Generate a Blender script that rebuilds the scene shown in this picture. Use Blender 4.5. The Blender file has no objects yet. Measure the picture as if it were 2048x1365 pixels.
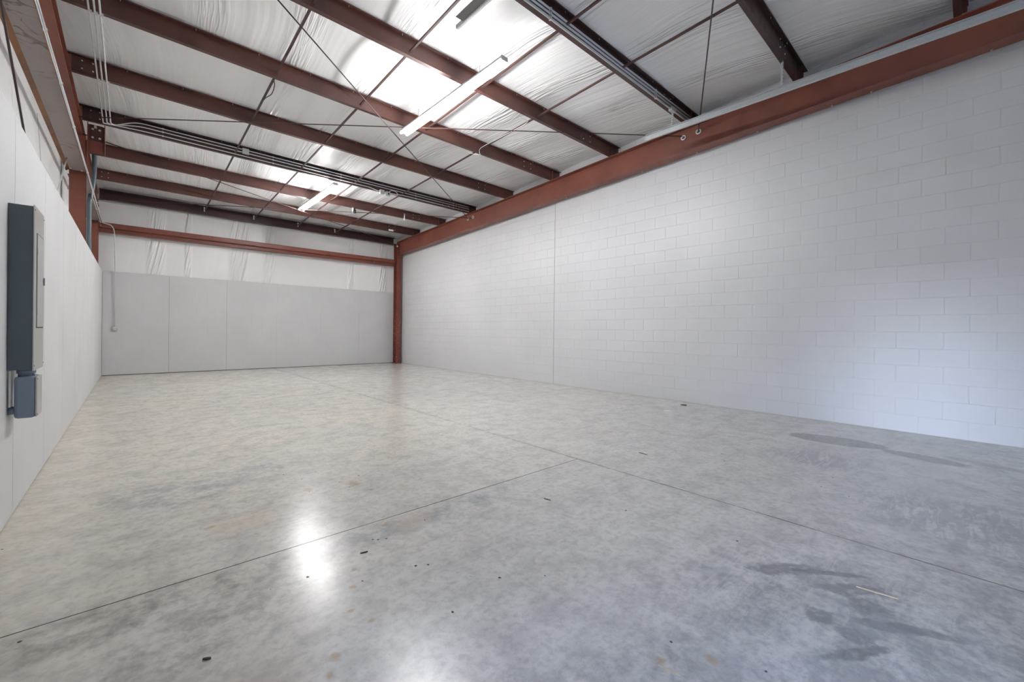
import bpy, bmesh, math, random
from mathutils import Vector, Matrix
random.seed(7)
S = bpy.context.scene
COL = S.collection
# ------------------------------------------------------------------ camera
cam_d = bpy.data.cameras.new('camera'); cam = bpy.data.objects.new('camera', cam_d); COL.objects.link(cam)
R_ = Vector((0.74097753, -0.67142628, 0.01179209)); U_ = Vector((-0.00652952, 0.01035554, 0.99992506)); F_ = Vector((0.67149807, 0.740999, -0.00328914))
m = Matrix((R_, U_, -F_)).transposed().to_4x4(); m.translation = Vector((0, 0, 1.17537)); cam.matrix_world = m
cam_d.sensor_width = 36; cam_d.lens = 836.42 * 36 / 2048; cam_d.shift_y = -17.557 / 2048; cam_d.clip_start = .02
S.camera = cam
# ------------------------------------------------------------------ view
S.view_settings.view_transform = 'Standard'; S.view_settings.look = 'None'
S.view_settings.gamma = 1; S.view_settings.use_curve_mapping = False
S.view_settings.exposure = 0.49
S.render.film_transparent = False
# ------------------------------------------------------------------ daylight outside the open front door
LAMP = 122.0
W = bpy.data.worlds.new('outdoor_sky'); S.world = W; W.use_nodes = True
wn = W.node_tree.nodes; wl = W.node_tree.links; wn.clear()
wo = wn.new('ShaderNodeOutputWorld'); bg = wn.new('ShaderNodeBackground'); tc = wn.new('ShaderNodeTexCoord')
sep = wn.new('ShaderNodeSeparateXYZ'); rp = wn.new('ShaderNodeValToRGB')
wl.new(tc.outputs['Generated'], sep.inputs[0]); wl.new(sep.outputs['Z'], rp.inputs[0]); wl.new(rp.outputs[0], bg.inputs[0]); wl.new(bg.outputs[0], wo.inputs[0])
cr = rp.color_ramp
cr.elements[0].position = 0.0; cr.elements[0].color = (.04, .04, .038, 1)
cr.elements[1].position = 1.0; cr.elements[1].color = (.10, .14, .25, 1)
e = cr.elements.new(.004); e.color = (1.0, 1.10, 1.30, 1)
e = cr.elements.new(.16); e.color = (.62, .80, 1.15, 1)
e = cr.elements.new(.34); e.color = (.12, .17, .3, 1)
bg.inputs[1].default_value = 52.0

# ------------------------------------------------------------------ material helpers
def lin(c): return tuple((x / 12.92 if x <= .04045 else ((x + .055) / 1.055) ** 2.4) for x in [v / 255 for v in c])
class NT:
    def __init__(s, name):
        s.m = bpy.data.materials.new(name); s.m.use_nodes = True; s.t = s.m.node_tree; s.n = s.t.nodes
        s.b = s.n['Principled BSDF']
        s.tc = s.n.new('ShaderNodeTexCoord'); s.P = s.tc.outputs['Object']
    def link(s, a, b): s.t.links.new(a, b)
    def put(s, inp, v):
        if v is None: return
        if hasattr(v, 'is_linked') or isinstance(v, bpy.types.NodeSocket): s.link(v, inp)
        else: inp.default_value = v
    def math(s, op, a, b=None, c=None, clamp=False):
        n = s.n.new('ShaderNodeMath'); n.operation = op; n.use_clamp = clamp
        s.put(n.inputs[0], a); s.put(n.inputs[1], b); s.put(n.inputs[2], c); return n.outputs[0]
    def vmath(s, op, a, b=None):
        n = s.n.new('ShaderNodeVectorMath'); n.operation = op
        s.put(n.inputs[0], a); s.put(n.inputs[1], b); return n.outputs[0]
    def noise(s, scale, detail=3, rough=.55, vec=None, dist=0, out=0):
        n = s.n.new('ShaderNodeTexNoise'); n.inputs['Scale'].default_value = scale; n.inputs['Detail'].default_value = detail
        n.inputs['Roughness'].default_value = rough; n.inputs['Distortion'].default_value = dist
        s.link(vec or s.P, n.inputs['Vector']); return n.outputs[out]
    def map(s, scale=(1, 1, 1), loc=(0, 0, 0), rot=(0, 0, 0), vec=None):
        n = s.n.new('ShaderNodeMapping'); n.inputs['Scale'].default_value = scale; n.inputs['Location'].default_value = loc; n.inputs['Rotation'].default_value = rot
        s.link(vec or s.P, n.inputs[0]); return n.outputs[0]
    def xyz(s, vec=None):
        n = s.n.new('ShaderNodeSeparateXYZ'); s.link(vec or s.P, n.inputs[0]); return n.outputs
    def comb(s, x, y, z):
        n = s.n.new('ShaderNodeCombineXYZ')
        for i, v in enumerate((x, y, z)): s.put(n.inputs[i], v)
        return n.outputs[0]
    def ramp(s, v, lo, hi, a=0., b=1.):
        n = s.n.new('ShaderNodeMapRange'); n.interpolation_type = 'SMOOTHSTEP'
        s.put(n.inputs[0], v); n.inputs[1].default_value = lo; n.inputs[2].default_value = hi; n.inputs[3].default_value = a; n.inputs[4].default_value = b
        return n.outputs[0]
    def mix(s, f, a, b, mode='MIX'):
        n = s.n.new('ShaderNodeMix'); n.data_type = 'RGBA'; n.blend_type = mode
        s.put(n.inputs[0], f)
        for i, v in ((6, a), (7, b)):
            if isinstance(v, (tuple, list)): v = (*v[:3], 1)
            s.put(n.inputs[i], v)
        return n.outputs[2]
    def bump(s, h, strength=.5, dist=.01, normal=None):
        n = s.n.new('ShaderNodeBump'); n.inputs['Strength'].default_value = strength; n.inputs['Distance'].default_value = dist
        s.link(h, n.inputs['Height'])
        if normal is not None: s.link(normal, n.inputs['Normal'])
        return n.outputs[0]
    def done(s, col=None, rough=None, normal=None, metal=0, spec=.5):
        if isinstance(col, (tuple, list)): col = (*col[:3], 1)
        s.put(s.b.inputs['Base Color'], col); s.put(s.b.inputs['Roughness'], rough)
        if normal is not None: s.link(normal, s.b.inputs['Normal'])
        s.b.inputs['Metallic'].default_value = metal; s.b.inputs['Specular IOR Level'].default_value = spec
        return s.m

def simple(name, col, rough=.5, metal=0, var=.12, scale=9, spec=.5):
    t = NT(name); n = t.noise(scale, 4)
    a = tuple(c * (1 - var) for c in col); b = tuple(min(1, c * (1 + var)) for c in col)
    return t.done(t.mix(n, a, b), rough, None, metal, spec)

# red oxide steel primer
def mat_primer(name, base, dark, rough=.42):
    t = NT(name)
    v = t.noise(1.2, 5, .6); w = t.noise(9, 5, .7); sc = t.noise(60, 2)
    c = t.mix(t.ramp(v, .3, .7), dark, base)
    c = t.mix(t.math('MULTIPLY', t.ramp(w, .62, .78), .35), c, tuple(x * .45 for x in dark))
    c = t.mix(t.math('MULTIPLY', t.ramp(sc, .7, .78), .25), c, (.45, .3, .24))
    return t.done(c, t.ramp(w, .2, .8, rough - .08, rough + .12), t.bump(w, .08, .004))
M_RED = mat_primer('red_primer', (.255, .080, .050), (.18, .055, .038))
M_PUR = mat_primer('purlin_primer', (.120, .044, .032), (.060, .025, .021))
M_SHADED = mat_primer('shaded_primer', (.065, .027, .023), (.038, .018, .016))  # primer darkened to paint in the shade on dim purlins and eave strut
M_BRN = mat_primer('bridging_primer', (.085, .040, .034), (.05, .026, .024), .5)
# scuffed column
t = NT('scuffed_primer')
v = t.noise(1.5, 5); z = t.xyz()[2]
sc = t.noise(55, 3, .6, t.map((1, 1, .35)))
mk = t.math('MULTIPLY', t.ramp(sc, .63, .68), t.ramp(z, 2.6, .8))
c = t.mix(t.ramp(v, .3, .7), (.16, .042, .03), (.225, .06, .04))
M_COL = t.done(t.mix(mk, c, (.6, .5, .46)), .45)

M_GALV = simple('galvanised', (.56, .58, .59), .38, .35, .14, 40)
M_GALVD = simple('galvanised_dull', (.26, .255, .24), .5, .35, .15, 60)
M_COND = simple('conduit_steel', (.66, .67, .67), .35, .15, .08, 20)
M_BOLT = simple('zinc_bolt', (.72, .70, .66), .35, .5, .1, 50)
M_WHITE = simple('white_enamel', (.78, .78, .77), .35)
M_BLACK = simple('black_plastic', (.02, .02, .022), .4)
M_PIPE = simple('blue_grey_pipe', (.09, .12, .145), .35, 0, .25, 6)
M_ENC = simple('enclosure_dark', (.085, .108, .122), .45, .1, .12, 7)
M_COVER = simple('lit_cover', (.44, .44, .42), .3, .1, .05, 7)  # enclosure grey made lighter, light reflected off the panel front is in the colour
M_PVC = simple('blue_grey_box', (.19, .235, .30), .4, 0, .08, 6)
M_WOOD = simple('pale_wood', (.50, .40, .26), .7, 0, .3, 60)
M_TWIG = simple('dark_wood', (.055, .045, .035), .8, 0, .4, 60)
M_PAPER = simple('white_scrap', (.8, .8, .78), .7)
M_STICK = simple('sticker', (.8, .8, .8), .5)
M_RUBBER = simple('door_seal', (.03, .03, .03), .7)
M_STEELDOOR = simple('door_steel', (.62, .62, .60), .5)
M_ASPH = simple('asphalt', (.22, .22, .21), .9, 0, .2, 30)

# white vinyl faced insulation, stretched wrinkles
def mat_vinyl(name, axis):
    t = NT(name); X, Y, Z = t.xyz()
    if axis == 'roof':
        u = t.math('MULTIPLY', t.math('SUBTRACT', X, 2.5), t.math('ADD', 1, t.math('MULTIPLY', Y, .085)))
        u = t.math('ADD', u, t.math('MULTIPLY', t.math('SUBTRACT', t.noise(.5, 1), .5), .45))
        st = t.comb(u, t.math('MULTIPLY', Y, .10), 0)
        ph = t.math('ABSOLUTE', t.math('SUBTRACT', t.math('FRACT', t.math('DIVIDE', u, 1.45)), .5))
        mask = t.math('ADD', t.math('MULTIPLY', t.ramp(ph, .22, .48), t.ramp(X, .2, 3.0, .22, 1)), t.math('MULTIPLY', t.ramp(X, 1.8, 5), .14))
        mask = t.math('MULTIPLY', mask, t.ramp(t.noise(.8, 2), .36, .56, .25, 1))
    elif axis == 'back':
        u = t.math('ADD', X, t.math('MULTIPLY', t.math('SUBTRACT', t.noise(.6, 0), .5), .10))
        u = t.math('ADD', u, t.math('MULTIPLY', t.math('SUBTRACT', X, .6), t.math('MULTIPLY', t.math('SUBTRACT', Z, 3.4), 0.0)))
        st = t.comb(t.math('ADD', u, t.math('MULTIPLY', Z, -.16)), 0, t.math('MULTIPLY', Z, .05)); mask = None
        for cx, sg in ((.42, .22), (1.06, .09), (2.2, .30), (2.95, .22), (5.3, .12), (6.42, .20)):
            g_ = t.ramp(t.math('ABSOLUTE', t.math('SUBTRACT', X, cx)), sg, sg * .3)
            mask = g_ if mask is None else t.math('MAXIMUM', mask, g_)
    else:
        st = t.comb(0, Y, t.math('MULTIPLY', Z, .14)); mask = t.ramp(t.noise(1.5, 1), .5, .65)
    ds = .12 if axis == 'roof' else 0
    n1 = t.noise(9, 2, .5, st, ds); n2 = t.noise(20, 2, .5, st, ds); n3 = t.noise(3.2, 2, .5, st, ds)
    rdg = t.math('SUBTRACT', 1, t.math('MULTIPLY', t.math('ABSOLUTE', t.math('SUBTRACT', n1, .5)), 5), clamp=True)
    rdg = t.math('POWER', rdg, 1.6)
    h = t.math('MULTIPLY', mask, t.math('ADD', rdg, t.math('MULTIPLY', n2, .7)))
    h = t.math('ADD', h, t.math('ADD', t.math('MULTIPLY', n3, 1.1 if axis == 'roof' else .5), t.math('MULTIPLY', n1, t.ramp(X, .3, 4.5, .08, .24) if axis == 'roof' else .05)))
    col = t.mix(t.ramp(t.noise(1.1, 4), .3, .7), (.87, .867, .86), (.91, .907, .90))
    return t.done(col, .30, t.bump(h, 1.0, {'roof': .022, 'back': .020}.get(axis, .010)), 0, .5)
M_VR = mat_vinyl('white_vinyl_roof', 'roof'); M_VB = mat_vinyl('white_vinyl_back', 'back'); M_VL = mat_vinyl('white_vinyl_left', 'left')

# painted block wall
t = NT('painted_block'); X, Y, Z = t.xyz()
br = t.n.new('ShaderNodeTexBrick'); br.offset = .5; br.offset_frequency = 2; br.squash = 1
br.inputs['Scale'].default_value = 1; br.inputs['Brick Width'].default_value = .4064; br.inputs['Row Height'].default_value = .2032
br.inputs['Mortar Size'].default_value = .0052; br.inputs['Mortar Smooth'].default_value = .35
t.link(t.comb(t.math('ADD', Y, .1736 + 20 * .4064), Z, 0), br.inputs['Vector'])
br.inputs['Color1'].default_value = (0, 0, 0, 1); br.inputs['Color2'].default_value = (1, 1, 1, 1); br.inputs['Mortar'].default_value = (.5, .5, .5, 1)
inv = t.math('SUBTRACT', 1, br.outputs['Fac'])
wv = t.noise(2.2, 3); gr = t.noise(120, 2)
h = t.math('ADD', t.math('MULTIPLY', inv, 1.0), t.math('ADD', t.math('MULTIPLY', gr, .10), t.math('MULTIPLY', t.noise(9, 3), .10)))
c = t.mix(t.ramp(t.noise(.8, 4), .3, .7), (.69, .69, .70), (.73, .73, .74))
c = t.mix(t.math('MULTIPLY', br.outputs['Color'], .05), c, (.60, .60, .61))
M_BLK = t.done(c, .42, t.bump(h, .65, .0075), 0, .5)

# painted sheathing boards
def mat_board(name, a, b, yz=True):
    t = NT(name)
    g = t.noise(26, 4, .6, t.map((1, 1, .07))); v = t.noise(1.1, 4)
    c = t.mix(t.ramp(v, .3, .7), a, b)
    c = t.mix(t.math('MULTIPLY', t.ramp(g, .55, .75), .16), c, tuple(x * .72 for x in a))
    sp = t.noise(70, 2, .5, t.map((1, 1, .3))); c = t.mix(t.math('MULTIPLY', t.ramp(sp, .74, .78), .35), c, (.25, .24, .22))
    return t.done(c, .55, t.bump(g, .12, .004))
M_PLYL = mat_board('painted_board_left', (.68, .68, .685), (.72, .72, .725))
M_PLYB = mat_board('painted_board_back', (.64, .64, .645), (.68, .68, .685))
M_GAP = simple('board_gap', (.07, .065, .06), .9)
M_JOINT = simple('joint_filler', (.42, .42, .42), .8)

# lintel web / girt underside with dried water marks
t = NT('stained_girt')
v = t.noise(2.4, 3, .5, None, 1.2); rg = t.math('ABSOLUTE', t.math('SUBTRACT', v, .5)); ln = t.ramp(rg, .0, .018, 1, 0)
c = t.mix(t.noise(2, 4), (.27, .22, .205), (.35, .30, .285))
c = t.mix(t.math('MULTIPLY', ln, t.math('MULTIPLY', t.ramp(t.noise(1.3, 2), .42, .6), .7)), c, (.07, .035, .022))
c = t.mix(t.math('MULTIPLY', t.ramp(t.noise(7, 4), .6, .75), .3), c, (.34, .29, .26))
M_GIRT = t.done(c, .45)
M_ORNG = mat_primer('oxide_lip', (.30, .12, .04), (.12, .05, .025), .5)

# concrete floor
t = NT('concrete'); X, Y, Z = t.xyz()
flat = t.comb(X, Y, 0)
n1 = t.noise(.55, 5, .6, flat, .6); n2 = t.noise(2.2, 6, .65, flat, .8); n3 = t.noise(9, 6, .7, flat); n4 = t.noise(70, 3, .7, flat)
strk = t.noise(3.2, 5, .65, t.map((.35, 1.6, 1), rot=(0, 0, math.radians(24)), vec=flat), 1.0)
warm_light = t.math('ADD', t.math('MULTIPLY', t.ramp(X, 5.2, .2), .55), t.math('MULTIPLY', t.ramp(Y, .5, 6.5), .5))  # beige dust plus warm lamplight painted into the slab towards left and back
warm_light = t.math('MULTIPLY', warm_light, t.ramp(n1, .25, .7, .55, 1.1), clamp=True)
c = t.mix(warm_light, (.60, .60, .59), (.77, .715, .61))
mot = t.noise(5.5, 6, .62, flat, .3); gr2 = t.noise(24, 5, .62, flat)
c = t.mix(t.math('MULTIPLY', t.ramp(n2, .40, .72), .34), c, (.72, .715, .69))
c = t.mix(t.math('MULTIPLY', t.ramp(strk, .46, .74), .26), c, (.36, .37, .385))
c = t.mix(t.math('MULTIPLY', t.ramp(mot, .42, .68), .34), c, (.33, .33, .325))
c = t.mix(t.math('MULTIPLY', t.ramp(mot, .50, .30), .20), c, (.74, .73, .70))
c = t.mix(t.math('MULTIPLY', t.ramp(gr2, .42, .70), .34), c, (.28, .275, .265))
c = t.mix(t.math('MULTIPLY', t.ramp(n4, .56, .70), .26), c, (.24, .23, .215))
fr = t.math('MULTIPLY', t.ramp(t.math('ADD', t.math('ADD', Y, t.math('MULTIPLY', X, .42)), t.math('MULTIPLY', n2, 1.6)), 3.0, 1.2), t.ramp(t.math('ADD', t.math('MULTIPLY', mot, .55), t.math('MULTIPLY', gr2, .45)), .38, .60, .42, .92))
c = t.mix(fr, c, (.295, .29, .282))
c = t.mix(t.math('MULTIPLY', t.ramp(t.noise(60, 5, .75, flat), .46, .62), t.math('MULTIPLY', fr, .30)), c, (.16, .16, .16))
brk = t.math('MULTIPLY', t.ramp(mot, .36, .62, .15, 1), t.ramp(gr2, .34, .64, .45, 1))
swp = t.ramp(t.noise(9, 6, .6, t.map((.45, 2.2, 1), rot=(0, 0, math.radians(-38)), vec=flat), 1.4), .40, .54)
def blob(cx, cy, rx, ry, rot=0., edge=.2, wob=.5, fs=5.):
    mp = t.n.new('ShaderNodeMapping'); mp.vector_type = 'TEXTURE'
    mp.inputs['Location'].default_value = (cx, cy, 0); mp.inputs['Rotation'].default_value = (0, 0, rot); mp.inputs['Scale'].default_value = (rx, ry, 1)
    t.link(flat, mp.inputs[0])
    ln_ = t.n.new('ShaderNodeVectorMath'); ln_.operation = 'LENGTH'; t.link(mp.outputs[0], ln_.inputs[0])
    d = t.math('ADD', ln_.outputs['Value'], t.math('MULTIPLY', t.math('SUBTRACT', t.noise(fs, 5, .65, flat), .5), wob))
    return t.ramp(d, 1 + edge, 1 - edge)
def stain(f, k, col, by=None):
    global c
    if by is not None: f = t.math('MULTIPLY', f, by)
    c = t.mix(t.math('MULTIPLY', f, k), c, col)
spk = t.ramp(t.noise(30, 4, .75, flat), .35, .6, .6, 1)
stain(blob(5.80, -.1, .07, .32, -.3, .4, .6), .55, (.32, .32, .32), spk)
stain(blob(5.78, 1.02, .22, .43, .12, .07, .30), .85, (.22, .225, .215), spk)
stain(blob(5.64, .32, .13, .32, -.2, .2, .6), .80, (.22, .225, .23), spk)
stain(blob(4.80, 1.0, .30, .32, .6, .5, 1.2, 7), .75, (.36, .37, .39), swp)
DKC = (.155, .16, .17)
for (x_, y_, a_, b_, w_) in ((2.42, .62, .05, .19, .85), (2.47, .36, .045, .15, .75), (2.55, .46, .02, .17, .65), (2.36, .30, .07, .07, 1.2), (2.26, .22, .035, .10, .5), (2.33, .12, .03, .11, .4), (2.13, .42, .06, .05, .3), (2.10, .30, .05, .06, .2), (1.98, .28, .025, .16, 1.0), (1.88, .14, .02, .09, .8)):
    stain(blob(x_, y_, a_, b_, w_, .30, 2.4, 11), .66, DKC, t.ramp(gr2, .3, .5, .6, 1))
stain(blob(2.25, .45, .45, .6, .7, .6, 1.0, 6), .8, (.30, .305, .32), t.math('MULTIPLY', swp, brk))
stain(blob(3.9, .05, .45, .45, .3, .5, 1.3, 6), .6, (.34, .355, .38), swp)
stain(blob(.22, 3.78, .34, .30, .2, .5, 1.6, 5), .62, (.36, .37, .37), brk)
stain(blob(.75, 3.95, .5, .12, .25, .6, 1.6, 6), .5, (.40, .41, .41), brk)
stain(blob(1.0, 2.30, .34, .10, -.1, .5, 1.4, 8), .55, (.36, .38, .39), brk)
stain(blob(1.65, 2.30, .55, .11, .0, .5, 1.4, 8), .7, (.35, .37, .385), brk)
stain(blob(-.05, 2.30, .60, .13, .05, .5, 1.4, 8), .75, (.27, .26, .235), brk)
stain(blob(.3, 2.0, .6, .16, .3, .6, 1.4, 8), .55, (.30, .29, .27), brk)
for (x_, y_, r_) in ((.807, 2.02, .014), (.75, 1.885, .018), (.683, 1.73, .014), (.545, 1.52, .022), (.50, 1.45, .016), (.72, 1.62, .012), (1.13, 2.36, .02), (.95, 3.25, .03), (1.25, 3.15, .05), (.93, 3.9, .03), (1.3, 2.95, .02), (1.41, .74, .018), (1.55, .62, .02), (.35, 3.0, .02)):
    stain(blob(x_, y_, r_, r_ * .8, x_ * 9, .7, 2.2, 42), .65, (.42, .30, .17))
stain(blob(1.28, 2.30, .13, .08, .2, .6, .9), .4, (.72, .58, .46)); stain(blob(.5, 2.95, .14, .12, .2, .6, .9), .35, (.72, .58, .44)); stain(blob(.2, 1.5, .25, .2, .2, .7, .9), .35, (.58, .45, .34))
# dust along the foot of the walls
stain(t.math('MULTIPLY', t.ramp(X, .1, -.54), t.ramp(n3, .3, .6)), .45, (.60, .52, .40))
stain(t.math('MULTIPLY', t.ramp(X, 6.80, 6.97), t.ramp(n3, .35, .6)), .55, (.52, .47, .37))
# saw cuts
def cut(coord, pos, w): return t.ramp(t.math('ABSOLUTE', t.math('SUBTRACT', coord, pos)), w * .45, w)
wobx = t.math('ADD', X, t.math('MULTIPLY', t.math('SUBTRACT', t.noise(3, 2, .5, flat), .5), .004))
j1 = t.math('SUBTRACT', 1, cut(wobx, 3.050, .0075)); j2 = t.math('SUBTRACT', 1, cut(Y, 2.440, .0050))
j2 = t.math('MULTIPLY', j2, t.math('LESS_THAN', X, 3.05)); j1 = t.math('MULTIPLY', j1, t.ramp(t.noise(2.5, 3, .5, flat), .3, .5, .45, 1))
halo = t.ramp(t.math('ABSOLUTE', t.math('SUBTRACT', X, 3.05)), .09, .0)
stain(t.math('MULTIPLY', halo, t.ramp(n3, .42, .62)), .45, (.32, .315, .30))
stain(t.math('MULTIPLY', j1, t.ramp(Y, 4.5, 1.2, .40, 1)), .92, (.16, .13, .085)); stain(j2, .95, (.05, .047, .04))
jj = t.math('MAXIMUM', j1, j2)
scr = t.noise(26, 3, .6, t.map((.12, 1, 1), rot=(0, 0, 1.9), vec=flat), 1.2)
hh = t.math('SUBTRACT', t.math('ADD', t.math('MULTIPLY', n3, .35), t.math('ADD', t.math('MULTIPLY', n4, .16), t.math('MULTIPLY', scr, .12))), jj)
rgh = t.math('ADD', .205, t.math('MULTIPLY', t.ramp(n2, .42, .70), .055))
M_FLOOR = t.done(c, rgh, t.bump(hh, .22, .006), 0, .45)

# lamp tubes
t = NT('lit_tube'); t.b.inputs['Emission Color'].default_value = (.985, .985, .99, 1); t.b.inputs['Emission Strength'].default_value = LAMP
M_TUBE = t.done((.9, .9, .9), .4)

# ------------------------------------------------------------------ mesh helpers
class MB:
    def __init__(s): s.bm = bmesh.new()
    def box(s, lo, hi):
        x0, y0, z0 = lo; x1, y1, z1 = hi
        v = [s.bm.verts.new(p) for p in ((x0, y0, z0), (x1, y0, z0), (x1, y1, z0), (x0, y1, z0), (x0, y0, z1), (x1, y0, z1), (x1, y1, z1), (x0, y1, z1))]
        for f in ((0, 3, 2, 1), (4, 5, 6, 7), (0, 1, 5, 4), (1, 2, 6, 5), (2, 3, 7, 6), (3, 0, 4, 7)): s.bm.faces.new([v[i] for i in f])
        return s
    def prism(s, prof, A, B, e1, e2, closed=True):
        """profile points (a,b) -> A + a*e1 + b*e2, swept from A to B"""
        A, B, e1, e2 = map(Vector, (A, B, e1, e2))
        r0 = [s.bm.verts.new(A + e1 * a + e2 * b) for a, b in prof]; r1 = [s.bm.verts.new(B + e1 * a + e2 * b) for a, b in prof]
        n = len(prof)
        for i in range(n): s.bm.faces.new((r0[i], r0[(i + 1) % n], r1[(i + 1) % n], r1[i]))
        s.bm.faces.new(list(reversed(r0))); s.bm.faces.new(r1); return s
    def tube(s, pts, r, seg=10, cap=True):
        pts = [Vector(p) for p in pts]; rr = r if isinstance(r, (list, tuple)) else [r] * len(pts)
        rings = []; prev = None
        for i, p in enumerate(pts):
            d = (pts[min(i + 1, len(pts) - 1)] - pts[max(i - 1, 0)]).normalized()
            if prev is None:
                a = Vector((0, 0, 1)) if abs(d.z) < .9 else Vector((1, 0, 0)); u = d.cross(a).normalized()
            else: u = (prev - d * prev.dot(d)).normalized()
            prev = u; w = d.cross(u)
            rings.append([s.bm.verts.new(p + (u * math.cos(2 * math.pi * k / seg) + w * math.sin(2 * math.pi * k / seg)) * rr[i]) for k in range(seg)])
        for a, b in zip(rings, rings[1:]):
            for k in range(seg):
                f = s.bm.faces.new((a[k], a[(k + 1) % seg], b[(k + 1) % seg], b[k])); f.smooth = True
        if cap: s.bm.faces.new(list(reversed(rings[0]))); s.bm.faces.new(rings[-1])
        return s
    def build(s, name, mat, parent=None, bevel=0, loc=None):
        bmesh.ops.recalc_face_normals(s.bm, faces=s.bm.faces)
        me = bpy.data.meshes.new(name); s.bm.to_mesh(me); s.bm.free(); me.materials.append(mat)
        o = bpy.data.objects.new(name, me); COL.objects.link(o)
        if loc is not None: o.location = loc
        if parent is not None: o.parent = parent
        if bevel:
            b = o.modifiers.new('bevel', 'BEVEL'); b.width = bevel; b.segments = 2; b.limit_method = 'ANGLE'
        return o
def smooth_path(pts, n=6):
    """Catmull-Rom through the points"""
    P = [Vector(p) for p in pts]; P = [2 * P[0] - P[1]] + P + [2 * P[-1] - P[-2]]; out = []
    for i in range(1, len(P) - 2):
        for k in range(n):
            u = k / n; a, b, c_, d = P[i - 1:i + 3]
            out.append(.5 * ((2 * b) + (c_ - a) * u + (2 * a - 5 * b + 4 * c_ - d) * u * u + (3 * b - a - 3 * c_ + d) * u ** 3))
    out.append(P[-2]); return out
def bent(pts, rad=.06, n=5):
    """polyline with rounded corners"""
    P = [Vector(p) for p in pts]; out = [P[0]]
    for a, b, c_ in zip(P, P[1:], P[2:]):
        r = min(rad, (a - b).length * .45, (c_ - b).length * .45)
        p0 = b + (a - b).normalized() * r; p1 = b + (c_ - b).normalized() * r
        for k in range(n + 1):
            u = k / n; out.append(p0 * (1 - u) ** 2 + b * 2 * u * (1 - u) + p1 * u * u)
    out.append(P[-1]); return out
def tag(o, label, cat, group=None, kind=None):
    o['label'] = label; o['category'] = cat
    if group: o['group'] = group
    if kind: o['kind'] = kind
    return o
def thing(name, label, cat, loc=(0, 0, 0), group=None):
    o = bpy.data.objects.new(name, None); COL.objects.link(o); o.location = loc; o.empty_display_size = .1
    return tag(o, label, cat, group)
def struct(o, label=None):
    o['kind'] = 'structure'
    if label: o['label'] = label
    return o
def local(o, parent):
    """child built in world coordinates under a moved parent"""
    o.parent = parent; o.matrix_parent_inverse = Matrix.Translation(-Vector(parent.location)); return o
def dup(root, loc, label=None, group=None):
    r = root.copy(); COL.objects.link(r); r.location = loc
    if label: r['label'] = label
    if group: r['group'] = group
    for ch in list(root.children):
        c_ = ch.copy(); COL.objects.link(c_); c_.parent = r
        for g in list(ch.children):
            d_ = g.copy(); COL.objects.link(d_); d_.parent = c_
    return r

# ------------------------------------------------------------------ measured layout (metres)
XL, XR, YB, YF = -.546, 6.984, 13.78, -.75        # board face left, block face right, board face back, front wall
XLL, YBL = -.83, 13.815                            # liners behind the boards
ZR = lambda y: 4.235 + .039 * (12.29 - y)          # underside of the purlins
SL = .039; PD = .205
PY = {k: 15.321 - 1.5135 * k for k in range(1, 11)}; PY[1] = 13.62
PTOP = 2.468

# ------------------------------------------------------------------ shell
o = MB().box((-1.0, -.9, -.12), (7.2, 14.0, 0)).build('floor', M_FLOOR); struct(o, 'grey mottled concrete slab floor with saw cut joints')
o = MB().box((-60, -40, -.16), (-.95, 40, -.06)).build('ground', M_ASPH); struct(o, 'asphalt yard outside the front door')

for n_, y0_, y1_ in (('daylight_baffle', -2.6, -2.45), ('daylight_baffle', -.50, -.35)):  # unseen walls added outside to narrow the daylight coming through the entry door
    o = MB().box((-13.0, y0_ + (0 if y0_ < -1 else 1.6), -.1), (-1.0, y1_ + (0 if y0_ < -1 else 1.6), 3.2)).build(n_, M_WHITE); struct(o, 'added unseen side wall shaping the daylight through the entry door')
for y0_, y1_ in ((-2.6, -2.05), (-.55, 1.25)):
    o = MB().box((-13.2, y0_, -.1), (-13.0, y1_, 3.2)).build('daylight_baffle', M_WHITE); struct(o, 'added unseen end wall narrowing the daylight to the entry door')
# roof liner: draped between purlins
bm = bmesh.new(); ys = []; y = -1.0
while y < 13.95: ys.append(y); y += .12
xs = [-.95 + i * (8.15 / 60) for i in range(61)]
def roofz(x, y):
    k = (PY[2] - y) / 1.5135; f = k - math.floor(k)
    return ZR(y) + PD + .012 + .035 * math.sin(math.pi * f) + .006 * math.sin(x * 5.6 + y)
g = [[bm.verts.new((x, y, roofz(x, y))) for x in xs] for y in ys]
for a, b in zip(g, g[1:]):
    for i in range(len(xs) - 1):
        f = bm.faces.new((a[i], a[i + 1], b[i + 1], b[i])); f.smooth = True
me = bpy.data.meshes.new('ceiling'); bm.to_mesh(me); bm.free(); me.materials.append(M_VR)
o = bpy.data.objects.new('ceiling', me); COL.objects.link(o); struct(o, 'white vinyl faced roof insulation between the red purlins')
md = o.modifiers.new('thick', 'SOLIDIFY'); md.thickness = .05; md.offset = 1 if me.polygons[0].normal.z > 0 else -1

# right wall of blocks
o = MB().box((XR, -.9, 0), (7.18, 13.95, 5.1)).build('wall_right', M_BLK); struct(o, 'white painted concrete block wall')
w = MB().box((XR - .002, 6.305, 0), (XR + .01, 6.317, 4.6)).build('control_joint', M_JOINT, o)
# back wall: liner and boards
o = MB().box((-.95, YBL, 0), (XR, YBL + .12, 4.5)).build('wall_back', M_VB); struct(o, 'white vinyl insulation above grey painted boards on the back wall')
xj = [XL + .002, .678, 1.905, 3.137, 4.356, 5.585, XR - .16]
for i, (a, b) in enumerate(zip(xj, xj[1:])):
    gp = .0022 if i < 2 else .0009
    MB().box((a + gp, YB, .012), (b - gp, YB + .018, PTOP + .01 - .004 * (i % 2))).build('painted_board', M_PLYB, o)
MB().box((XL, YB + .019, .0), (XR - .1, YB + .030, PTOP - .01)).build('backing', M_GAP, o)
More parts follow.
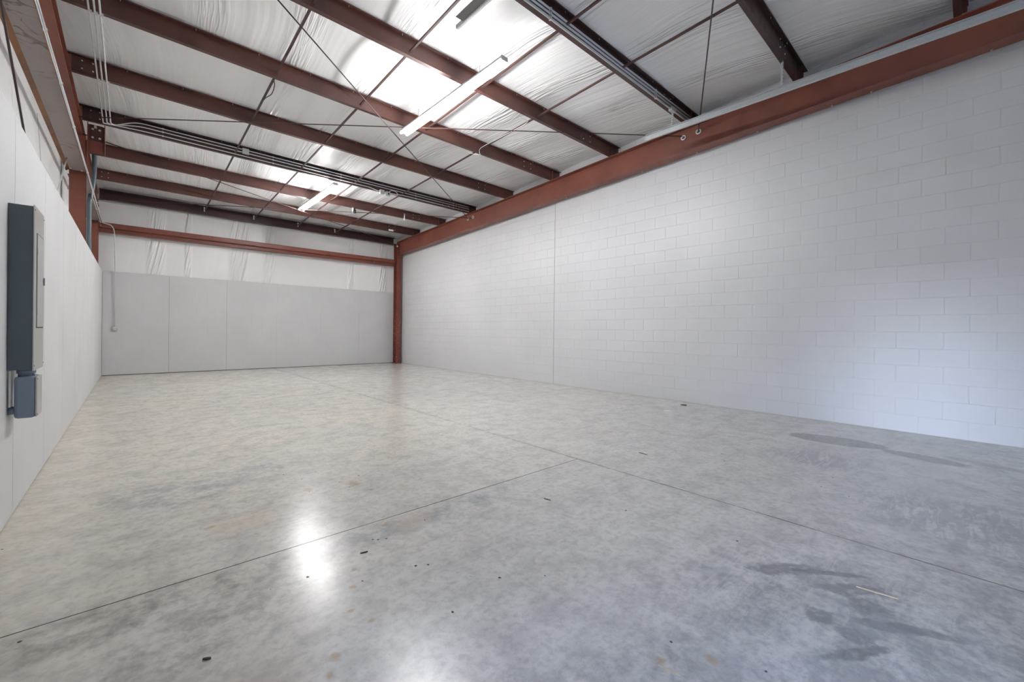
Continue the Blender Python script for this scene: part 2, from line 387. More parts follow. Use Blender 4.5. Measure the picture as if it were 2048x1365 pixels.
# left wall
o = MB().box((XLL - .12, .31, 0), (XLL, 13.9, 4.9)).box((XLL - .12, -.9, 2.15), (XLL, .31, 4.9)).build('wall_left', M_VL); struct(o, 'white insulation above pale painted boards on the left wall')
yj = [.315, 1.55, 2.77, 3.985, 5.19, 6.42, 7.64, 8.86, 10.31, 11.52, 12.70, YB - .01]
for i, (a, b) in enumerate(zip(yj, yj[1:])):
    MB().box((XL - .018, a + .003, .006), (XL, b - .003, PTOP)).build('painted_board', M_PLYL, o)
MB().box((XL - .03, .32, .0), (XL - .019, 13.77, PTOP - .01)).build('backing', M_GAP, o)
for yy in (4.55, 7.2):
    MB().tube(smooth_path([(XLL + .004, yy, 3.6), (XLL + .003, yy + .25, 3.2), (XLL + .003, yy + .33, 2.9), (XLL + .003, yy + .36, 2.5)]), .0025, 6).build('seam_tape', M_GALV, o)
# front wall with a closed overhead door; open entry door in the left wall beside the viewpoint
f = MB()
f.box((-.95, YF - .07, 0), (2.42, YF, 5.1)); f.box((2.42, YF - .07, 4.0), (6.0, YF, 5.1)); f.box((6.0, YF - .07, 0), (XR, YF, 5.1))
o = f.build('wall_front', M_WHITE); struct(o, 'front wall behind the viewpoint')
DY0, DY1, DH = -.68, .26, 2.10
o = MB().box((XL - .41, DY0 - .05, 0), (XL + .01, DY0, DH + .05)).box((XL - .41, DY1, 0), (XL + .01, DY1 + .05, DH + .05)).box((XL - .41, DY0 - .05, DH), (XL + .01, DY1 + .05, DH + .05)).build('door_1', M_STEELDOOR)
struct(o, 'open entry door frame in the left wall')
f = MB()
for i in range(8): f.box((2.42, YF - .05, i * .5 + .003), (6.0, YF, i * .5 + .497))
o = f.build('door_2', M_STEELDOOR); struct(o, 'closed overhead door')

# ------------------------------------------------------------------ rafters and columns
def ibeam_y(mb, x, w, tw, tf, y0, y1, zb0, zb1, zt0, zt1, n=1):
    """I section running along Y with sloping chords"""
    for (a0, a1, b0, b1, xa, xb) in ((zb0, zb0 + tf, zb1, zb1 + tf, x - w / 2, x + w / 2), (zt0 - tf, zt0, zt1 - tf, zt1, x - w / 2, x + w / 2), (zb0 + tf, zt0 - tf, zb1 + tf, zt1 - tf, x - tw / 2, x + tw / 2)):
        v = [mb.bm.verts.new(p) for p in ((xa, y0, a0), (xb, y0, a0), (xb, y0, a1), (xa, y0, a1), (xa, y1, b0), (xb, y1, b0), (xb, y1, b1), (xa, y1, b1))]
        for f_ in ((0, 1, 2, 3), (7, 6, 5, 4), (0, 4, 5, 1), (1, 5, 6, 2), (2, 6, 7, 3), (3, 7, 4, 0)): mb.bm.faces.new([v[i] for i in f_])
    return mb
RB = lambda y: 3.80 + .0403 * (12.1 - y)
rafR = thing('roof_rafter', 'long deep red steel rafter along the top of the block wall', 'steel beam', (6.82, 6.3, 4.0), 'red roof rafters')
local(ibeam_y(MB(), 6.82, .20, .010, .012, -.72, 13.36, RB(-.72), RB(13.36), ZR(-.72) - .001, ZR(13.36) - .001).build('beam', M_RED), rafR)
local(MB().box((6.72, 13.345, RB(13.3) - .05), (6.92, 13.372, ZR(13.3) - .005)).build('end_plate', M_RED), rafR)
rafL = thing('roof_rafter', 'slim red steel rafter high along the left wall above the long girt', 'steel beam', (-.70, 6.3, 4.2), 'red roof rafters')
local(ibeam_y(MB(), -.70, .20, .010, .012, -.72, 13.36, ZR(-.72) - .21, ZR(13.36) - .21, ZR(-.72) - .001, ZR(13.36) - .001).build('beam', M_RED), rafL)

def hcol(name, label, x0, x1, y0, y1, z1, mat, loc=None):
    """wide flange column, flanges face -Y / +Y"""
    t_ = thing(name, label, 'steel column', ((x0 + x1) / 2, (y0 + y1) / 2, 0), 'red steel columns')
    xm = (x0 + x1) / 2
    local(MB().box((x0, y0, .012), (x1, y0 + .012, z1)).box((x0, y1 - .012, .012), (x1, y1, z1)).box((xm - .005, y0 + .012, .012), (xm + .005, y1 - .012, z1)).build('shaft', mat), t_)
    if x0 > 0: local(MB().box((x0 - .02, y0 - .02, 0), (x1 + .02, y1 + .03, .012)).build('base_plate', mat), t_)
    return t_
cR = hcol('steel_column', 'scuffed red steel column in the far right corner under the rafter', 6.735, 6.90, 13.385, 13.62, 4.17, M_COL)
hcol('steel_column', 'red steel column rising behind the left boards under the middle girt joint', -.742, -.567, 9.32, 9.54, ZR(9.4) - .212, M_RED)
hcol('steel_column', 'narrow red steel column in the far left corner behind the boards', -.735, -.605, 13.40, 13.62, ZR(13.5) - .21, M_RED)

# bolts share one mesh
bb = bmesh.new(); bmesh.ops.create_cone(bb, cap_ends=True, segments=6, radius1=.013, radius2=.011, depth=.014)
BOLT = bpy.data.meshes.new('bolt'); bb.to_mesh(BOLT); bb.free(); BOLT.materials.append(M_BOLT)
def bolt(p, axis, parent, s=1.0):
    o = bpy.data.objects.new('bolt', BOLT); COL.objects.link(o)
    q = Vector((0, 0, 1)).rotation_difference(Vector(axis)); o.rotation_euler = q.to_euler()
    o.location = Vector(p) - Vector(parent.location); o.scale = (s, s, s); o.parent = parent; return o
for z in (3.72, 3.84, 3.95, 4.06): bolt((6.765, 13.378, z), (0, -1, 0), cR)
for z in (3.72,): bolt((6.86, 13.378, z), (0, -1, 0), cR)
for yy in (-.1, .9, 1.3, 2.2, 3.1, 4.1, 5.9, 8.2): bolt((6.89, yy, RB(yy) - .006), (0, 0, -1), rafR, .8)

# ------------------------------------------------------------------ purlins (Z sections)
ORD = {1: 'eave', 2: 'first purlin from the back wall, carrying a white sticker', 3: 'second purlin from the back wall, with a small black fitting below', 4: 'purlin carrying the far three conduits',
       5: 'purlin next nearer than the far conduits, crossed by steep bracing', 6: 'purlin just under the far end of the nearer bright light', 7: 'purlin over the near end of the bright light', 8: 'purlin carrying the near three conduits',
       9: 'purlin with a hanging perforated strap', 10: 'dark short looking purlin at the top right corner'}
LBL = {2: 'red purlin nearest the back wall below the eave strut, white sticker near its right end',
       3: 'second red purlin out from the back wall, under the far light',
       4: 'dark red purlin carrying the far bundle of three conduits and a square box',
       5: 'bare red purlin just nearer than the far conduit bundle',
       6: 'red purlin crossing the far end of the larger bright light',
       7: 'red purlin crossing the near part of the larger bright light',
       8: 'dark purlin carrying the nearer bundle of three conduits',
       9: 'dark purlin with a perforated strap hanging near the rafter',
       10: 'last dark purlin at the upper right corner of the roof'}
PUR = {}
for k in range(2, 11):
    y1 = PY[k]; yw = y1 - .06; zb = ZR(y1)
    root = thing('roof_purlin', LBL[k], 'purlin', (3.1, yw, zb), 'red roof purlins')
    th = .0035
    prof = [(0, 0), (.06, 0), (.06, .014), (.06 - th, .014), (.06 - th, th), (th, th), (th, PD - th), (th, PD), (-.05, PD), (-.05, PD - .014), (-.05 + th, PD - .014), (-.05 + th, PD - th), (0, PD - th)]
    local(MB().prism(prof, (-.78, yw, zb), (6.955, yw, zb), (0, 1, 0), (0, 0, 1)).build('purlin_section', M_SHADED if k in (4, 8, 9, 10) else M_PUR), root)
    # lapped ends: a second section nested over the first
    for (xa, xb) in ((-.78, -.335), (5.80, 6.955)):
        if k in (2, 3, 4, 5, 6, 7): local(MB().box((xa, yw - .0045, zb + .002), (xb, yw - .0005, zb + PD - .006)).build('lap_plate', M_SHADED if k == 4 else M_PUR), root)
    for bx in (-.505, -.405, 5.87, 6.058):
        for bz in (.055, .155): bolt((bx, yw - .010, zb + bz), (0, -1, 0), root, .75)
    local(MB().box((6.66, yw - .008, zb), (6.70, yw - .001, zb + PD - .03)).box((6.70, yw - .045, zb), (6.706, yw - .001, zb + PD - .03)).build('purlin_clip', M_PUR), root)
    if k in (4, 5, 2): local(MB().box((-.66, yw - .03, zb), (-.60, yw - .006, zb + PD - .02)).build('purlin_clip', M_RED), root)
    PUR[k] = root
sb = bmesh.new(); bmesh.ops.create_cone(sb, cap_ends=True, segments=6, radius1=.003, radius2=.0045, depth=.024)
SCREW = bpy.data.meshes.new('roof_screw'); sb.to_mesh(SCREW); sb.free(); SCREW.materials.append(M_BOLT)
# screws of the roof panels poking through the top flanges, one row per purlin
for k in range(2, 10):
    yw = PY[k] - .085
    for i in range(11):
        x = -.1 + i * .62 + .03 * math.sin(k * 3 + i)
        o = bpy.data.objects.new('roof_screw', SCREW); COL.objects.link(o); o.parent = PUR[k]
        o.location = Vector((x, yw, ZR(PY[k]) + PD - .012)) - Vector(PUR[k].location)
# eave strut
es = thing('eave_strut', 'dark red eave strut where the roof meets the back wall', 'steel beam', (3.1, PY[1], 4.12))
local(MB().prism([(0, 0), (.10, 0), (.10, .236), (0, .236), (0, .212), (.004, .212), (.004, .232), (.096, .232), (.096, .004), (.004, .004), (.004, .022), (0, .022)], (-.6, 13.56, 4.12), (6.73, 13.56, 4.12), (0, 1, 0), (0, 0, 1)).build('strut_section', M_SHADED), es)
for i, x in enumerate((1.36, 2.478, 3.61, 4.68)):
    local(MB().box((x - .012, 13.50, 4.20), (x + .012, 13.515, 4.31)).box((x - .012, 13.515, 4.295), (x + .012, 13.558, 4.31)).build('bridging_clip', M_BOLT), es)
local(MB().box((5.86, PY[2] - .068, 4.245), (6.02, PY[2] - .065, 4.295)).build('sticker', M_STICK), PUR[2])
# girt across the back wall
gb = thing('wall_girt', 'red girt running across the back wall above the grey boards', 'girt', (3.1, 13.5, 3.4), 'wall girts')
local(MB().prism([(.2, .0), (.06, .0), (.05, .010), (.085, .012), (.085, .088), (.01, .095), (0, .105), (0, .20), (.012, .215), (.2, .215)], (-.60, 13.53, 3.365), (6.74, 13.53, 3.385), (0, 1, 0), (0, 0, 1)).build('girt_section', M_RED), gb)
bolt((-.57, 13.52, 3.56), (0, -1, 0), gb); bolt((-.57, 13.52, 3.50), (0, -1, 0), gb)
for z in (3.50, 3.44): bolt((6.0, 13.54, z), (0, -1, 0), gb, .8)
# long girt along the left wall, open side down, two spans
def girtL(y0, y1, label):
    g_ = thing('wall_girt', label, 'girt', (-.66, (y0 + y1) / 2, 3.55), 'wall girts')
    local(MB().box((-.735, y0, 3.572), (-.556, y1, 3.578)).build('web', M_GIRT), g_)
    local(MB().prism([(-.735, 3.572), (-.735, 3.578), (-.778, 3.552), (-.774, 3.545)], (0, y0, 0), (0, y1, 0), (1, 0, 0), (0, 0, 1)).build('outer_flange', M_ORNG), g_)
    local(MB().box((-.556, y0, 3.548), (-.551, y1, 3.578)).build('inner_flange', M_ORNG), g_)
    return g_
g1 = girtL(-.70, 9.315, 'wide water stained girt along the top of the left wall, nearer span')
g2 = girtL(9.55, 13.40, 'short brown girt of the left wall beyond the middle column')
bolt((-.60, 9.25, 3.564), (0, 0, -1), g1, 1.2); bolt((-.72, 9.22, 3.564), (0, 0, -1), g1, 1.0)
# bolted stub at the middle column
st = thing('beam_stub', 'short bolted red beam stub hanging beside the left middle column', 'bracket', (-.45, 9.36, 4.1))
local(MB().box((-.549, 9.30, 3.905), (-.541, 9.42, 4.36)).box((-.357, 9.30, 3.905), (-.349, 9.42, 4.36)).box((-.541, 9.34, 3.905), (-.357, 9.35, 4.34)).build('stub_section', M_RED), st)
local(MB().box((-.525, 9.325, 4.10), (-.375, 9.34, 4.34)).build('bolt_plate', M_PUR), st)
for x in (-.49, -.41):
    for z in (4.14, 4.27): bolt((x, 9.318, z), (0, -1, 0), st, 1.3)
local(MB().box((-.475, 9.318, 4.29), (-.445, 9.324, 4.335)).build('tag', M_BOLT), st)
# blue-grey pipe
tag(MB().tube(smooth_path([(-.545, 10.8, 4.36), (-.542, 10.8, 4.15), (-.548, 10.8, 3.85), (-.575, 10.8, 3.62), (-.602, 10.8, 3.42), (-.605, 10.8, 3.0), (-.605, 10.8, .02)]), .034, 16).build('vent_pipe', M_PIPE), 'blue grey pipe dropping behind the left boards beside the red column', 'pipe')

# ------------------------------------------------------------------ bridging angles between purlins
def bridging(x, ka, kb, label):
    """ka nearer purlin, kb farther"""
    ya = PY[ka] - .055; yb = (PY[kb] - (.100 if kb in (4, 8) else .064)) if kb > 1 else 13.54
    za = ZR(ya) + .035; zb_ = ZR(yb) + .035
    o = MB().prism([(0, 0), (.023, 0), (.023, .003), (.003, .003), (.003, .023), (0, .023)], (x - .012, ya, za), (x - .012, yb, zb_), (1, 0, 0), (0, 0, 1)).build('purlin_bridging', M_BRN)
    return tag(o, label, 'bridging angle', 'bridging angles between the purlins')
colw = {1.375: 'leftmost', 2.49: 'second from left', 3.60: 'third from left', 4.725: 'rightmost'}
baynm = {(9, 8): 'bay between the strap hung purlin and the near conduits', (8, 7): 'bay just beyond the near conduit bundle', (7, 6): 'bay across the middle of the larger light', (6, 5): 'bay at the far end of the larger light',
         (5, 4): 'bay just before the far conduit bundle', (4, 3): 'bay just beyond the far conduit bundle', (3, 2): 'bay at the far end of the small light', (2, 1): 'last bay before the back wall', (10, 9): 'nearest bay at the top edge'}
for x, cw in colw.items():
    for ka in range(10, 1, -1):
        if ka == 10 and x < 4: continue
        bridging(x, ka, ka - 1, '%s bridging angle, %s' % (cw, baynm[(ka, ka - 1)]))

# ------------------------------------------------------------------ brace rods
def rod(a, b, label, r=.0075, name='brace_rod', mat=None, grp='cross bracing rods'):
    return tag(MB().tube([a, b], r, 8).build(name, mat or M_BRN), label, 'brace rod', grp)
rod((6.82, 3.29, 4.47), (-.69, 8.98, 4.27), 'long near level brace rod from the near rafter eye to the left stub')
rod((6.82, 9.36, 4.24), (-.69, 3.20, 4.44), 'long steep brace rod crossing below the larger light')
rod((6.82, 3.05, 4.48), (-.69, -.70, 4.60), 'brace rod dropping from the top edge to the near rafter eye')
rod((6.80, 13.3, 4.06), (-.69, 9.40, 4.20), 'brace rod from the left stub sloping to the far corner column')
rod((6.82, 9.14, 4.22), (-.69, 13.2, 4.00), 'brace rod from the far left corner crossing near the small light')
rod((-.66, 4.0, 3.545), (-.66, 6.45, 1.8), 'brown diagonal rod in front of the left wall insulation', .008)
rod((-.715, 8.75, 3.60), (-.70, 7.0, 2.40), 'pale grey diagonal rod from the girt down behind the left boards', .008, mat=M_COND)
# eye washers where the rods pass through the rafter web
def eye(p, label):
    t_ = thing('brace_eye', label, 'rod washer', p, 'brace rod washers')
    bm = bmesh.new(); seg, ring = 16, 8
    for i in range(seg):
        a = 2 * math.pi * i / seg
        for j in range(ring):
            b = 2 * math.pi * j / ring
            r = .034 + .011 * math.cos(b)
            bm.verts.new((-.014 + .013 * math.sin(b), r * math.cos(a) * 1.05, r * math.sin(a) * .95))
    bm.verts.ensure_lookup_table()
    for i in range(seg):
        for j in range(ring):
            f_ = bm.faces.new([bm.verts[q] for q in (i * ring + j, ((i + 1) % seg) * ring + j, ((i + 1) % seg) * ring + (j + 1) % ring, i * ring + (j + 1) % ring)]); f_.smooth = True
    me = bpy.data.meshes.new('washer_ring'); bm.to_mesh(me); bm.free(); me.materials.append(M_WHITE)
    o = bpy.data.objects.new('washer_ring', me); COL.objects.link(o); o.parent = t_
    MB().tube([(-.045, 0, 0), (.0, 0, 0)], .012, 8).build('rod_nut', M_GALVD, t_)
    return t_
eye((6.812, 3.29, 4.44), 'left one of the near pair of white washers on the rafter')
eye((6.812, 3.04, 4.455), 'right one of the near pair of white washers on the rafter')
eye((6.812, 9.36, 4.235), 'left one of the far pair of small white washers on the rafter')
eye((6.812, 9.13, 4.24), 'right one of the far pair of small white washers on the rafter')
eye((6.725, 13.33, 4.05), 'small white washer at the far end of the rafter by the corner column')

# ------------------------------------------------------------------ conduits
def strap(p, parent, ax='x', r=.013):
    x, y, z = p
    if ax == 'x': b = MB().box((x - .010, y - r - .003, z - r - .003), (x + .010, y + r + .003, z + r + .003))
    else: b = MB().box((x - r - .003, y - .010, z - r - .003), (x + r + .003, y + .010, z + r + .003))
    return local(b.build('strap', M_BOLT), parent)
def conduit(label, pts, r=.012, straps=(), ax='x', rad=.10, grp=None):
    t_ = thing('electrical_conduit', label, 'conduit', pts[0], grp)
    local(MB().tube(bent(pts, rad), r, 10).build('tube', M_COND), t_)
    for p in straps: strap(p, t_, ax, r)
    return t_
hh_ = (.150, .096, .030); nm = ('upper', 'middle', 'lower')
y4 = PY[4] - .06 - .020; z4 = ZR(PY[4])
for i in range(3):
    x0 = (-.268, -.310, -.354)[i]; zc = -.014
    yb_ = y4 - .005 - .022 * (i != 0) + .0
    pts = [(x0, -.60, ZR(-.6) + zc), (x0 - .012, y4 - .10 + .03 * i, ZR(9.0) + zc), (x0 + .03, y4, z4 + .012), (.02 + .05 * i, y4, z4 + hh_[i]), (6.70, y4, z4 + hh_[i])] if i < 2 else \
          [(x0, -.60, ZR(-.6) + zc), (x0 - .012, y4 - .02, ZR(9.0) + zc), (x0 + .06, y4, z4 + .010), (.12, y4, z4 + hh_[i]), (3.95, y4, z4 + hh_[i]), (4.12, y4 - .02, z4 - .015), (4.50, y4 - .02, z4 + .0), (4.75, y4, z4 + hh_[i]), (6.70, y4, z4 + hh_[i])]
    cd = conduit('%s steel conduit of the far bundle, running in along the left rafter' % nm[i], pts, .0088, [(x, y4, z4 + hh_[i]) for x in (.35, 2.0, 3.3, 5.1, 6.2)], grp='far conduit bundle')
    for k in (5, 6, 7, 8, 9): strap((x0, PY[k] - .03, ZR(PY[k] - .03) + zc), cd, 'y')
y8 = PY[8] - .06 - .020; z8 = ZR(PY[8])
for i in range(3):
    zz = (.100, .052, .000)[i]
    conduit('%s steel conduit of the near bundle on the dark purlin' % nm[i], [(-.45, y8, z8 + zz), (6.70, y8, z8 + zz)], (.0115, .0115, .014)[i], [(x, y8, z8 + zz) for x in (.8, 3.35, 5.6)], grp='near conduit bundle')
bx = tag(MB().box((1.484, y4 - .05, z4 + .062), (1.588, y4 - .014, z4 + .165)).build('junction_box', M_GALV, bevel=.003), 'small square grey junction box on the far conduit bundle', 'junction box')
# cluster of boxes and loop of cable on the far bundle
jc = thing('junction_box', 'cluster of small metal boxes with a cable loop on the far conduit bundle', 'junction box', (4.28, y4 - .04, z4 - .03))
local(MB().box((4.16, y4 - .075, z4 - .075), (4.26, y4 - .02, z4 + .02)).build('box', M_GALV, bevel=.004), jc)
local(MB().box((4.30, y4 - .075, z4 - .085), (4.40, y4 - .02, z4 + .01)).build('box', M_GALV, bevel=.004), jc)
local(MB().tube([(4.36, y4 - .08, z4 - .04), (4.36, y4 - .074, z4 - .04)], .022, 10).build('knockout', M_BLACK), jc)
local(MB().tube(smooth_path([(4.38, y4 - .05, z4 + .01), (4.44, y4 - .05, z4 + .06), (4.56, y4 - .05, z4 + .05), (4.60, y4 - .04, z4 - .01), (4.52, y4 - .05, z4 - .035), (4.42, y4 - .05, z4 - .03)]), .008, 8).build('cable_loop', M_COND), jc)
# conduit along the left girt and down the back wall
conduit('steel conduit along the left girt and down the back wall to an outlet', [(-.535, -.6, 3.538), (-.535, 13.36, 3.538), (-.50, 13.47, 3.545), (-.39, 13.50, 3.53), (-.340, 13.50, 3.42), (-.328, 13.50, 3.10), (-.328, 13.73, 2.5), (-.328, 13.745, 1.15)], .0095,
        [(-.535, y, 3.538) for y in (4.2, 5.0, 6.0, 7.2, 9.2, 10.6, 11.9)], 'y', .08)
conduit('second thin conduit joining the left girt conduit beyond the column', [(-.545, 10.45, 3.56), (-.565, 10.75, 3.50), (-.560, 11.1, 3.53), (-.560, 13.3, 3.53)], .008, [(-.560, 11.9, 3.53)], 'y', .06)
ot = thing('outlet_box', 'small round grey outlet box at the foot of the back wall conduit', 'outlet', (-.318, 13.74, 1.115))
local(MB().tube([(-.318, 13.778, 1.115), (-.318, 13.735, 1.115), (-.318, 13.725, 1.115)], [.055, .055, .045], 16).build('body', M_GALV), ot)
local(MB().box((-.345, 13.718, 1.125), (-.295, 13.726, 1.145)).box((-.345, 13.718, 1.085), (-.295, 13.726, 1.105)).build('outlet_cover', M_WHITE, bevel=.002), ot)
# thin loose cable draped on bridging
tag(MB().tube(smooth_path([(4.50, 4.85, 4.545), (4.66, 4.84, 4.55), (4.715, 4.98, 4.55), (4.70, 5.5, 4.53), (4.68, 6.05, 4.51), (4.72, 6.16, 4.46), (4.76, 6.20, 4.452), (4.66, 6.27, 4.455), (4.55, 6.4, 4.50)]), .005, 6).build('loose_cable', M_WHITE), 'thin white cable draped along the rightmost bridging angle', 'cable')
tag(MB().tube(smooth_path([(1.36, 6.28, 4.49), (1.40, 6.4, 4.47), (1.41, 6.6, 4.44), (1.385, 6.8, 4.46), (1.375, 7.0, 4.48)]), .006, 6).build('loose_cable', M_BLACK), 'thin dark cable hanging on the leftmost bridging angle', 'cable')
# small fittings under the purlins
ft = thing('ceiling_fitting', 'small black and white fitting hanging beyond the small bright light', 'fitting', (4.21, 10.74, 4.2))
local(MB().tube([(4.21, 10.74, 4.29), (4.21, 10.74, 4.235)], .02, 10).build('stem', M_BLACK), ft)
local(MB().tube([(4.21, 10.74, 4.235), (4.20, 10.69, 4.17), (4.19, 10.66, 4.15)], [.035, .03, .018], 10).build('head', M_BLACK), ft)
local(MB().box((4.15, 10.72, 4.15), (4.165, 10.75, 4.29)).build('strap', M_WHITE), ft)
tag(MB().box((5.565, 10.66, 4.22), (5.59, 10.675, 4.40)).build('hanging_strap', M_WHITE), 'small white strap on the purlin near the far corner', 'strap')

# ------------------------------------------------------------------ strip lights
def striplight(p, label, lit=True):
    t_ = thing('strip_light', label, 'ceiling light', p, 'eight foot strip lights')
    L = 2.42
    MB().prism([(-.061, 0), (.061, 0), (.061, .006), (.040, .016), (.040, .05), (-.040, .05), (-.040, .016), (-.061, .006)], (0, -L / 2, 0), (0, L / 2, 0), (1, 0, 0), (0, 0, 1)).build('housing', M_WHITE, t_)
    for s_ in (-1, 1):
        MB().tube([(s_ * .050, -L / 2 + .01, -.019), (s_ * .050, L / 2 - .01, -.019)], .018, 12).build('light_tube', M_TUBE, t_)
        MB().box((-.048, s_ * L / 2 - .006, -.006), (.048, s_ * L / 2 + .006, .052)).build('end_cap', M_WHITE, t_)
    for y_ in (-.75, .75):
        MB().tube([(0, y_, .05), (0, y_, .20)], .0025, 5).build('hanger_wire', M_GALVD, t_)
    return t_
LY = 4.875
sl = striplight((3.152, LY, 4.29), 'larger bright strip light nearest the viewpoint')
sl2 = dup(sl, (3.14, 10.26, 4.20), 'smaller looking bright strip light near the back wall')

# ------------------------------------------------------------------ overhead door tracks
def track(x, sgn, label):
    """sgn: side on which the open mouth faces"""
    t_ = thing('door_track', label, 'door track', (x, 3.55, 4.26), 'overhead door tracks')
    y0, y1 = -.70, 3.55
    z = 4.232; za = 4.197; wd = .085 if x < 3 else .018; ht = .034 if x < 3 else .086
    local(MB().prism([(0, 0), (sgn * .012, -.004), (sgn * .035, 0), (sgn * .035, .006), (sgn * .004, .006), (sgn * .004, ht - .006), (sgn * .035, ht - .006), (sgn * .035, ht), (0, ht)], (x, y0, za), (x, y1, z), (1, 0, 0), (0, 0, 1)).build('track_channel', M_GALV), t_)
    local(MB().prism([(0, .008), (-sgn * wd, .008), (-sgn * wd, .012), (-sgn * .004, .012), (-sgn * .004, ht), (0, ht)], (x, y0, za), (x, y1 - .12, z - .001), (1, 0, 0), (0, 0, 1)).build('track_angle', M_GALVD if x < 3 else M_GALV), t_)
    return t_
def hanger(parent, x, y, z0, z1, seed=0):
    h = MB()
    n = 9; dz = (z1 - z0) / n
    for i in range(n):      # perforated strap: rails and rungs
        h.box((x - .020, y, z0 + i * dz), (x - .013, y + .003, z0 + (i + 1) * dz)); h.box((x + .013, y, z0 + i * dz), (x + .020, y + .003, z0 + (i + 1) * dz))
        h.box((x - .013, y, z0 + i * dz), (x + .013, y + .003, z0 + (i + .35) * dz))
    h.box((x + .018, y, z0), (x + .021, y + .030, z1))
    return local(h.build('hanger_strap', M_GALV), parent)
tR = track(6.06, -1, 'galvanised overhead door track beside the right rafter')
tL = track(2.40, 1, 'grey end of the other door track at the top edge above the larger light')
hanger(tR, 6.10, 1.66, 4.29, ZR(1.66) + .03)
h1 = hanger(tR, 6.09, 3.12, 4.29, ZR(3.12) + .0)
local(MB().box((6.03, 3.10, ZR(3.12) - .035), (6.16, 3.16, ZR(3.12) + .02)).build('hanger_bracket', M_GALV), tR)
hanger(tL, 2.36, 1.66, 4.29, ZR(1.66)); hanger(tL, 2.36, 3.12, 4.29, ZR(3.12) + .0)

# ------------------------------------------------------------------ electrical panel on the left wall
ep = thing('breaker_box', 'tall dark grey electrical panel on the left wall', 'electrical panel', (XL, 3.99, .91))
local(MB().box((XL, 3.79, .908), (-.446, 4.145, 1.890)).build('enclosure', M_ENC, bevel=.003), ep)
local(MB().prism([(0, 0), (.004, 0), (.0055, .006), (.0055, .354), (.004, .362), (0, .362)], (-.446, 3.786, .902), (-.446, 3.786, 1.896), (1, 0, 0), (0, 1, 0)).build('front_cover', M_COVER), ep)
dr = local(MB().box((-.4405, 3.865, 1.165), (-.4365, 4.115, 1.735)).build('panel_door', M_COVER, bevel=.001), ep)
local(MB().box((-.4410, 3.858, 1.158), (-.4398, 4.120, 1.742)).build('door_gap', M_GAP), ep)
for z in (1.26, 1.63): local(MB().box((-.4365, 3.868, z - .02), (-.434, 3.878, z + .02)).build('hinge', M_BOLT), ep)
local(MB().box((-.4365, 4.085, 1.435), (-.430, 4.108, 1.485)).build('latch', M_GALVD, bevel=.003), ep)
for z in (.93, 1.87):
    for y_ in (3.80, 4.135): local(MB().box((-.4405, y_ - .004, z - .004), (-.439, y_ + .004, z + .004)).build('screw', M_BLACK), ep)
jb = thing('conduit_box', 'blue grey conduit box under the electrical panel', 'conduit box', (XL, 3.88, .62))
local(MB().box((-.520, 3.795, .618), (-.434, 3.99, .868)).build('body', M_PVC, bevel=.016), jb)
local(MB().box((-.436, 3.80, .622), (-.427, 3.985, .864)).build('box_cover', M_COVER, bevel=.006), jb)
local(MB().tube([(-.478, 3.86, .862), (-.478, 3.86, .882), (-.478, 3.86, .884), (-.478, 3.86, .910)], [.034, .034, .040, .040], 18).build('nipple', M_PVC), jb)
local(MB().tube([(-.545, 3.84, .665), (-.516, 3.84, .665)], .024, 14).build('side_hub', M_PVC), jb)
for z in (.635, .85): local(MB().box((-.4275, 3.807, z - .004), (-.4255, 3.815, z + .004)).build('screw', M_BLACK), jb)
tag(MB().tube([(-.535, 3.80, .905), (-.535, 3.80, .69)], .0055, 8).build('ground_wire', M_WHITE), 'thin pale wire between the panel and the conduit box', 'wire')

# ------------------------------------------------------------------ debris on the slab
def sliver(name, a, b, w, h, mat, label, cat='wood scrap', grp=None):
    A, B = Vector((*a, 0)), Vector((*b, 0)); d = (B - A); L = d.length; d.normalize(); n = Vector((-d.y, d.x, 0)); mb = MB()
    q = [mb.bm.verts.new(A + d * (L * u) + n * (w * v) + Vector((0, 0, z))) for (u, v, z) in ((0, -.3, .0005), (.45, -.5, .0005), (1, -.1, .0005), (.97, .25, .0005), (.5, .5, .0005), (.03, .2, .0005))]
    q2 = [mb.bm.verts.new(v.co + Vector((0, 0, h)) + n * (w * .05)) for v in q]
    mb.bm.faces.new(list(reversed(q))); mb.bm.faces.new(q2)
    for i in range(6): mb.bm.faces.new((q[i], q[(i + 1) % 6], q2[(i + 1) % 6], q2[i]))
    return tag(mb.build(name, mat), label, cat, grp)
sliver('wood_splinter', (2.505, .355), (2.530, .212), .006, .004, M_WOOD, 'long pale wood splinter in the dark smears at the lower right')
sliver('twig', (2.144, 2.012), (2.154, 1.955), .006, .004, M_TWIG, 'short dark twig on the slab just right of the T joint line')
sliver('twig', (.887, 2.14), (.925, 2.132), .007, .005, M_TWIG, 'dark chip on the slab right of the bright floor reflection')
sliver('twig', (3.668, 2.181), (3.657, 2.083), .006, .004, M_TWIG, 'thin dark sliver on the slab right of the long joint')
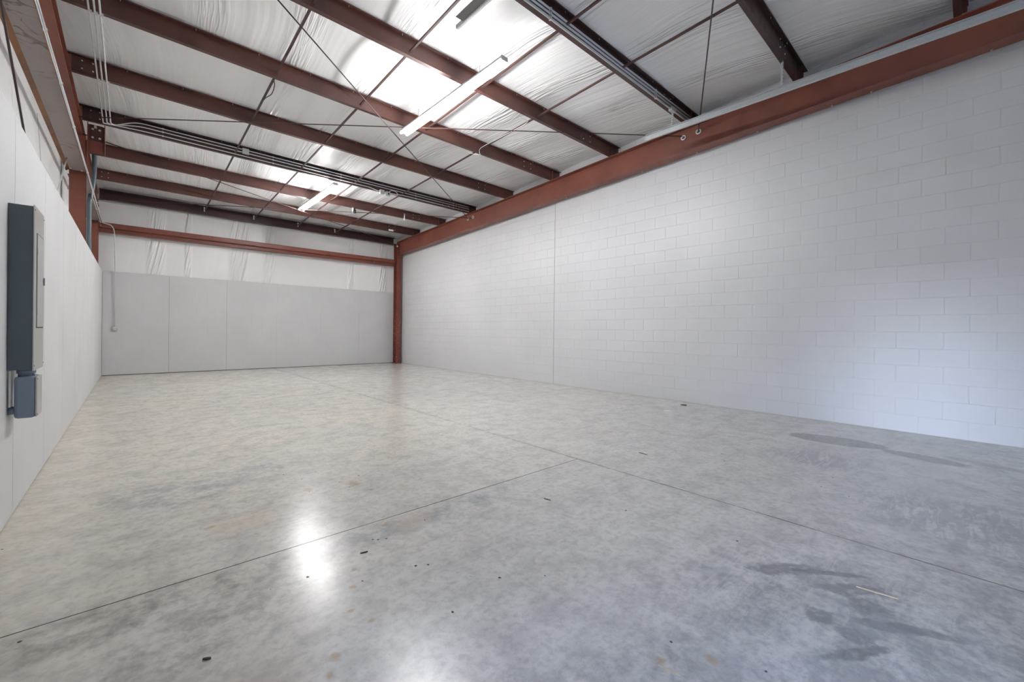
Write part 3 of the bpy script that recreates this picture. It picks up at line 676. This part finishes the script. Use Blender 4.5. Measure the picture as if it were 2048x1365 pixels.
sliver('twig', (.190, 1.815), (.212, 1.80), .008, .006, M_TWIG, 'dark crumb near the lower left of the slab')
sliver('twig', (1.380, .735), (1.395, .660), .004, .003, M_WOOD, 'pale curved straw near the bottom edge of the slab')
sliver('paper_scrap', (5.93, 3.12), (5.99, 3.03), .05, .002, M_PAPER, 'white scrap lying near the foot of the block wall', 'paper scrap')
sliver('paper_scrap', (5.60, 3.72), (5.63, 3.68), .03, .002, M_PAPER, 'smaller white fleck before the block wall', 'paper scrap')
sliver('mud_clump', (6.60, 3.18), (6.64, 3.10), .04, .012, M_TWIG, 'small brown clump at the foot of the block wall', 'dirt')
cm = MB(); rnd = random.Random(3)
spots = [(-.306, 2.363), (-.448, 4.814), (-.50, 3.4), (1.913, 1.583), (2.542, .885), (1.475, 1.371), (.994, 1.446), (1.0, 3.6), (1.08, 3.55), (1.12, 3.62), (.9, 3.7), (.78, 3.75), (1.2, 3.5), (1.35, 3.3), (1.5, 3.2), (1.6, 3.35), (.93, 3.95), (.98, 3.5), (1.18, 3.25), (.62, 2.1), (1.2, 1.6), (1.3, 1.5), (.95, 3.2), (1.2, 3.1), (1.0, 2.24), (1.02, 2.22), (1.06, 2.2), (.80, 1.9), (1.05, 1.85), (1.1, 1.82), (6.8, .2), (6.85, .05), (6.9, -.1), (-.1, 9.5), (.2, 9.0), (.6, 8.0)]
for _ in range(40): spots.append((rnd.uniform(-.5, 6.6), rnd.uniform(.2, 9) ** 1.0))
for (x, y) in spots:
    r = rnd.uniform(.003, .009); z = r * .3
    vs = [cm.bm.verts.new((x + r * math.cos(a) * rnd.uniform(.6, 1.3), y + r * math.sin(a) * rnd.uniform(.6, 1.3), .0005)) for a in (0, 1.3, 2.5, 3.8, 5.1)]
    tp = cm.bm.verts.new((x, y, z))
    for i in range(5): cm.bm.faces.new((vs[i], vs[(i + 1) % 5], tp))
    cm.bm.faces.new(list(reversed(vs)))
tag(cm.build('dirt_crumbs', M_TWIG), 'dark dirt crumbs scattered over the concrete slab', 'dirt', kind='stuff')
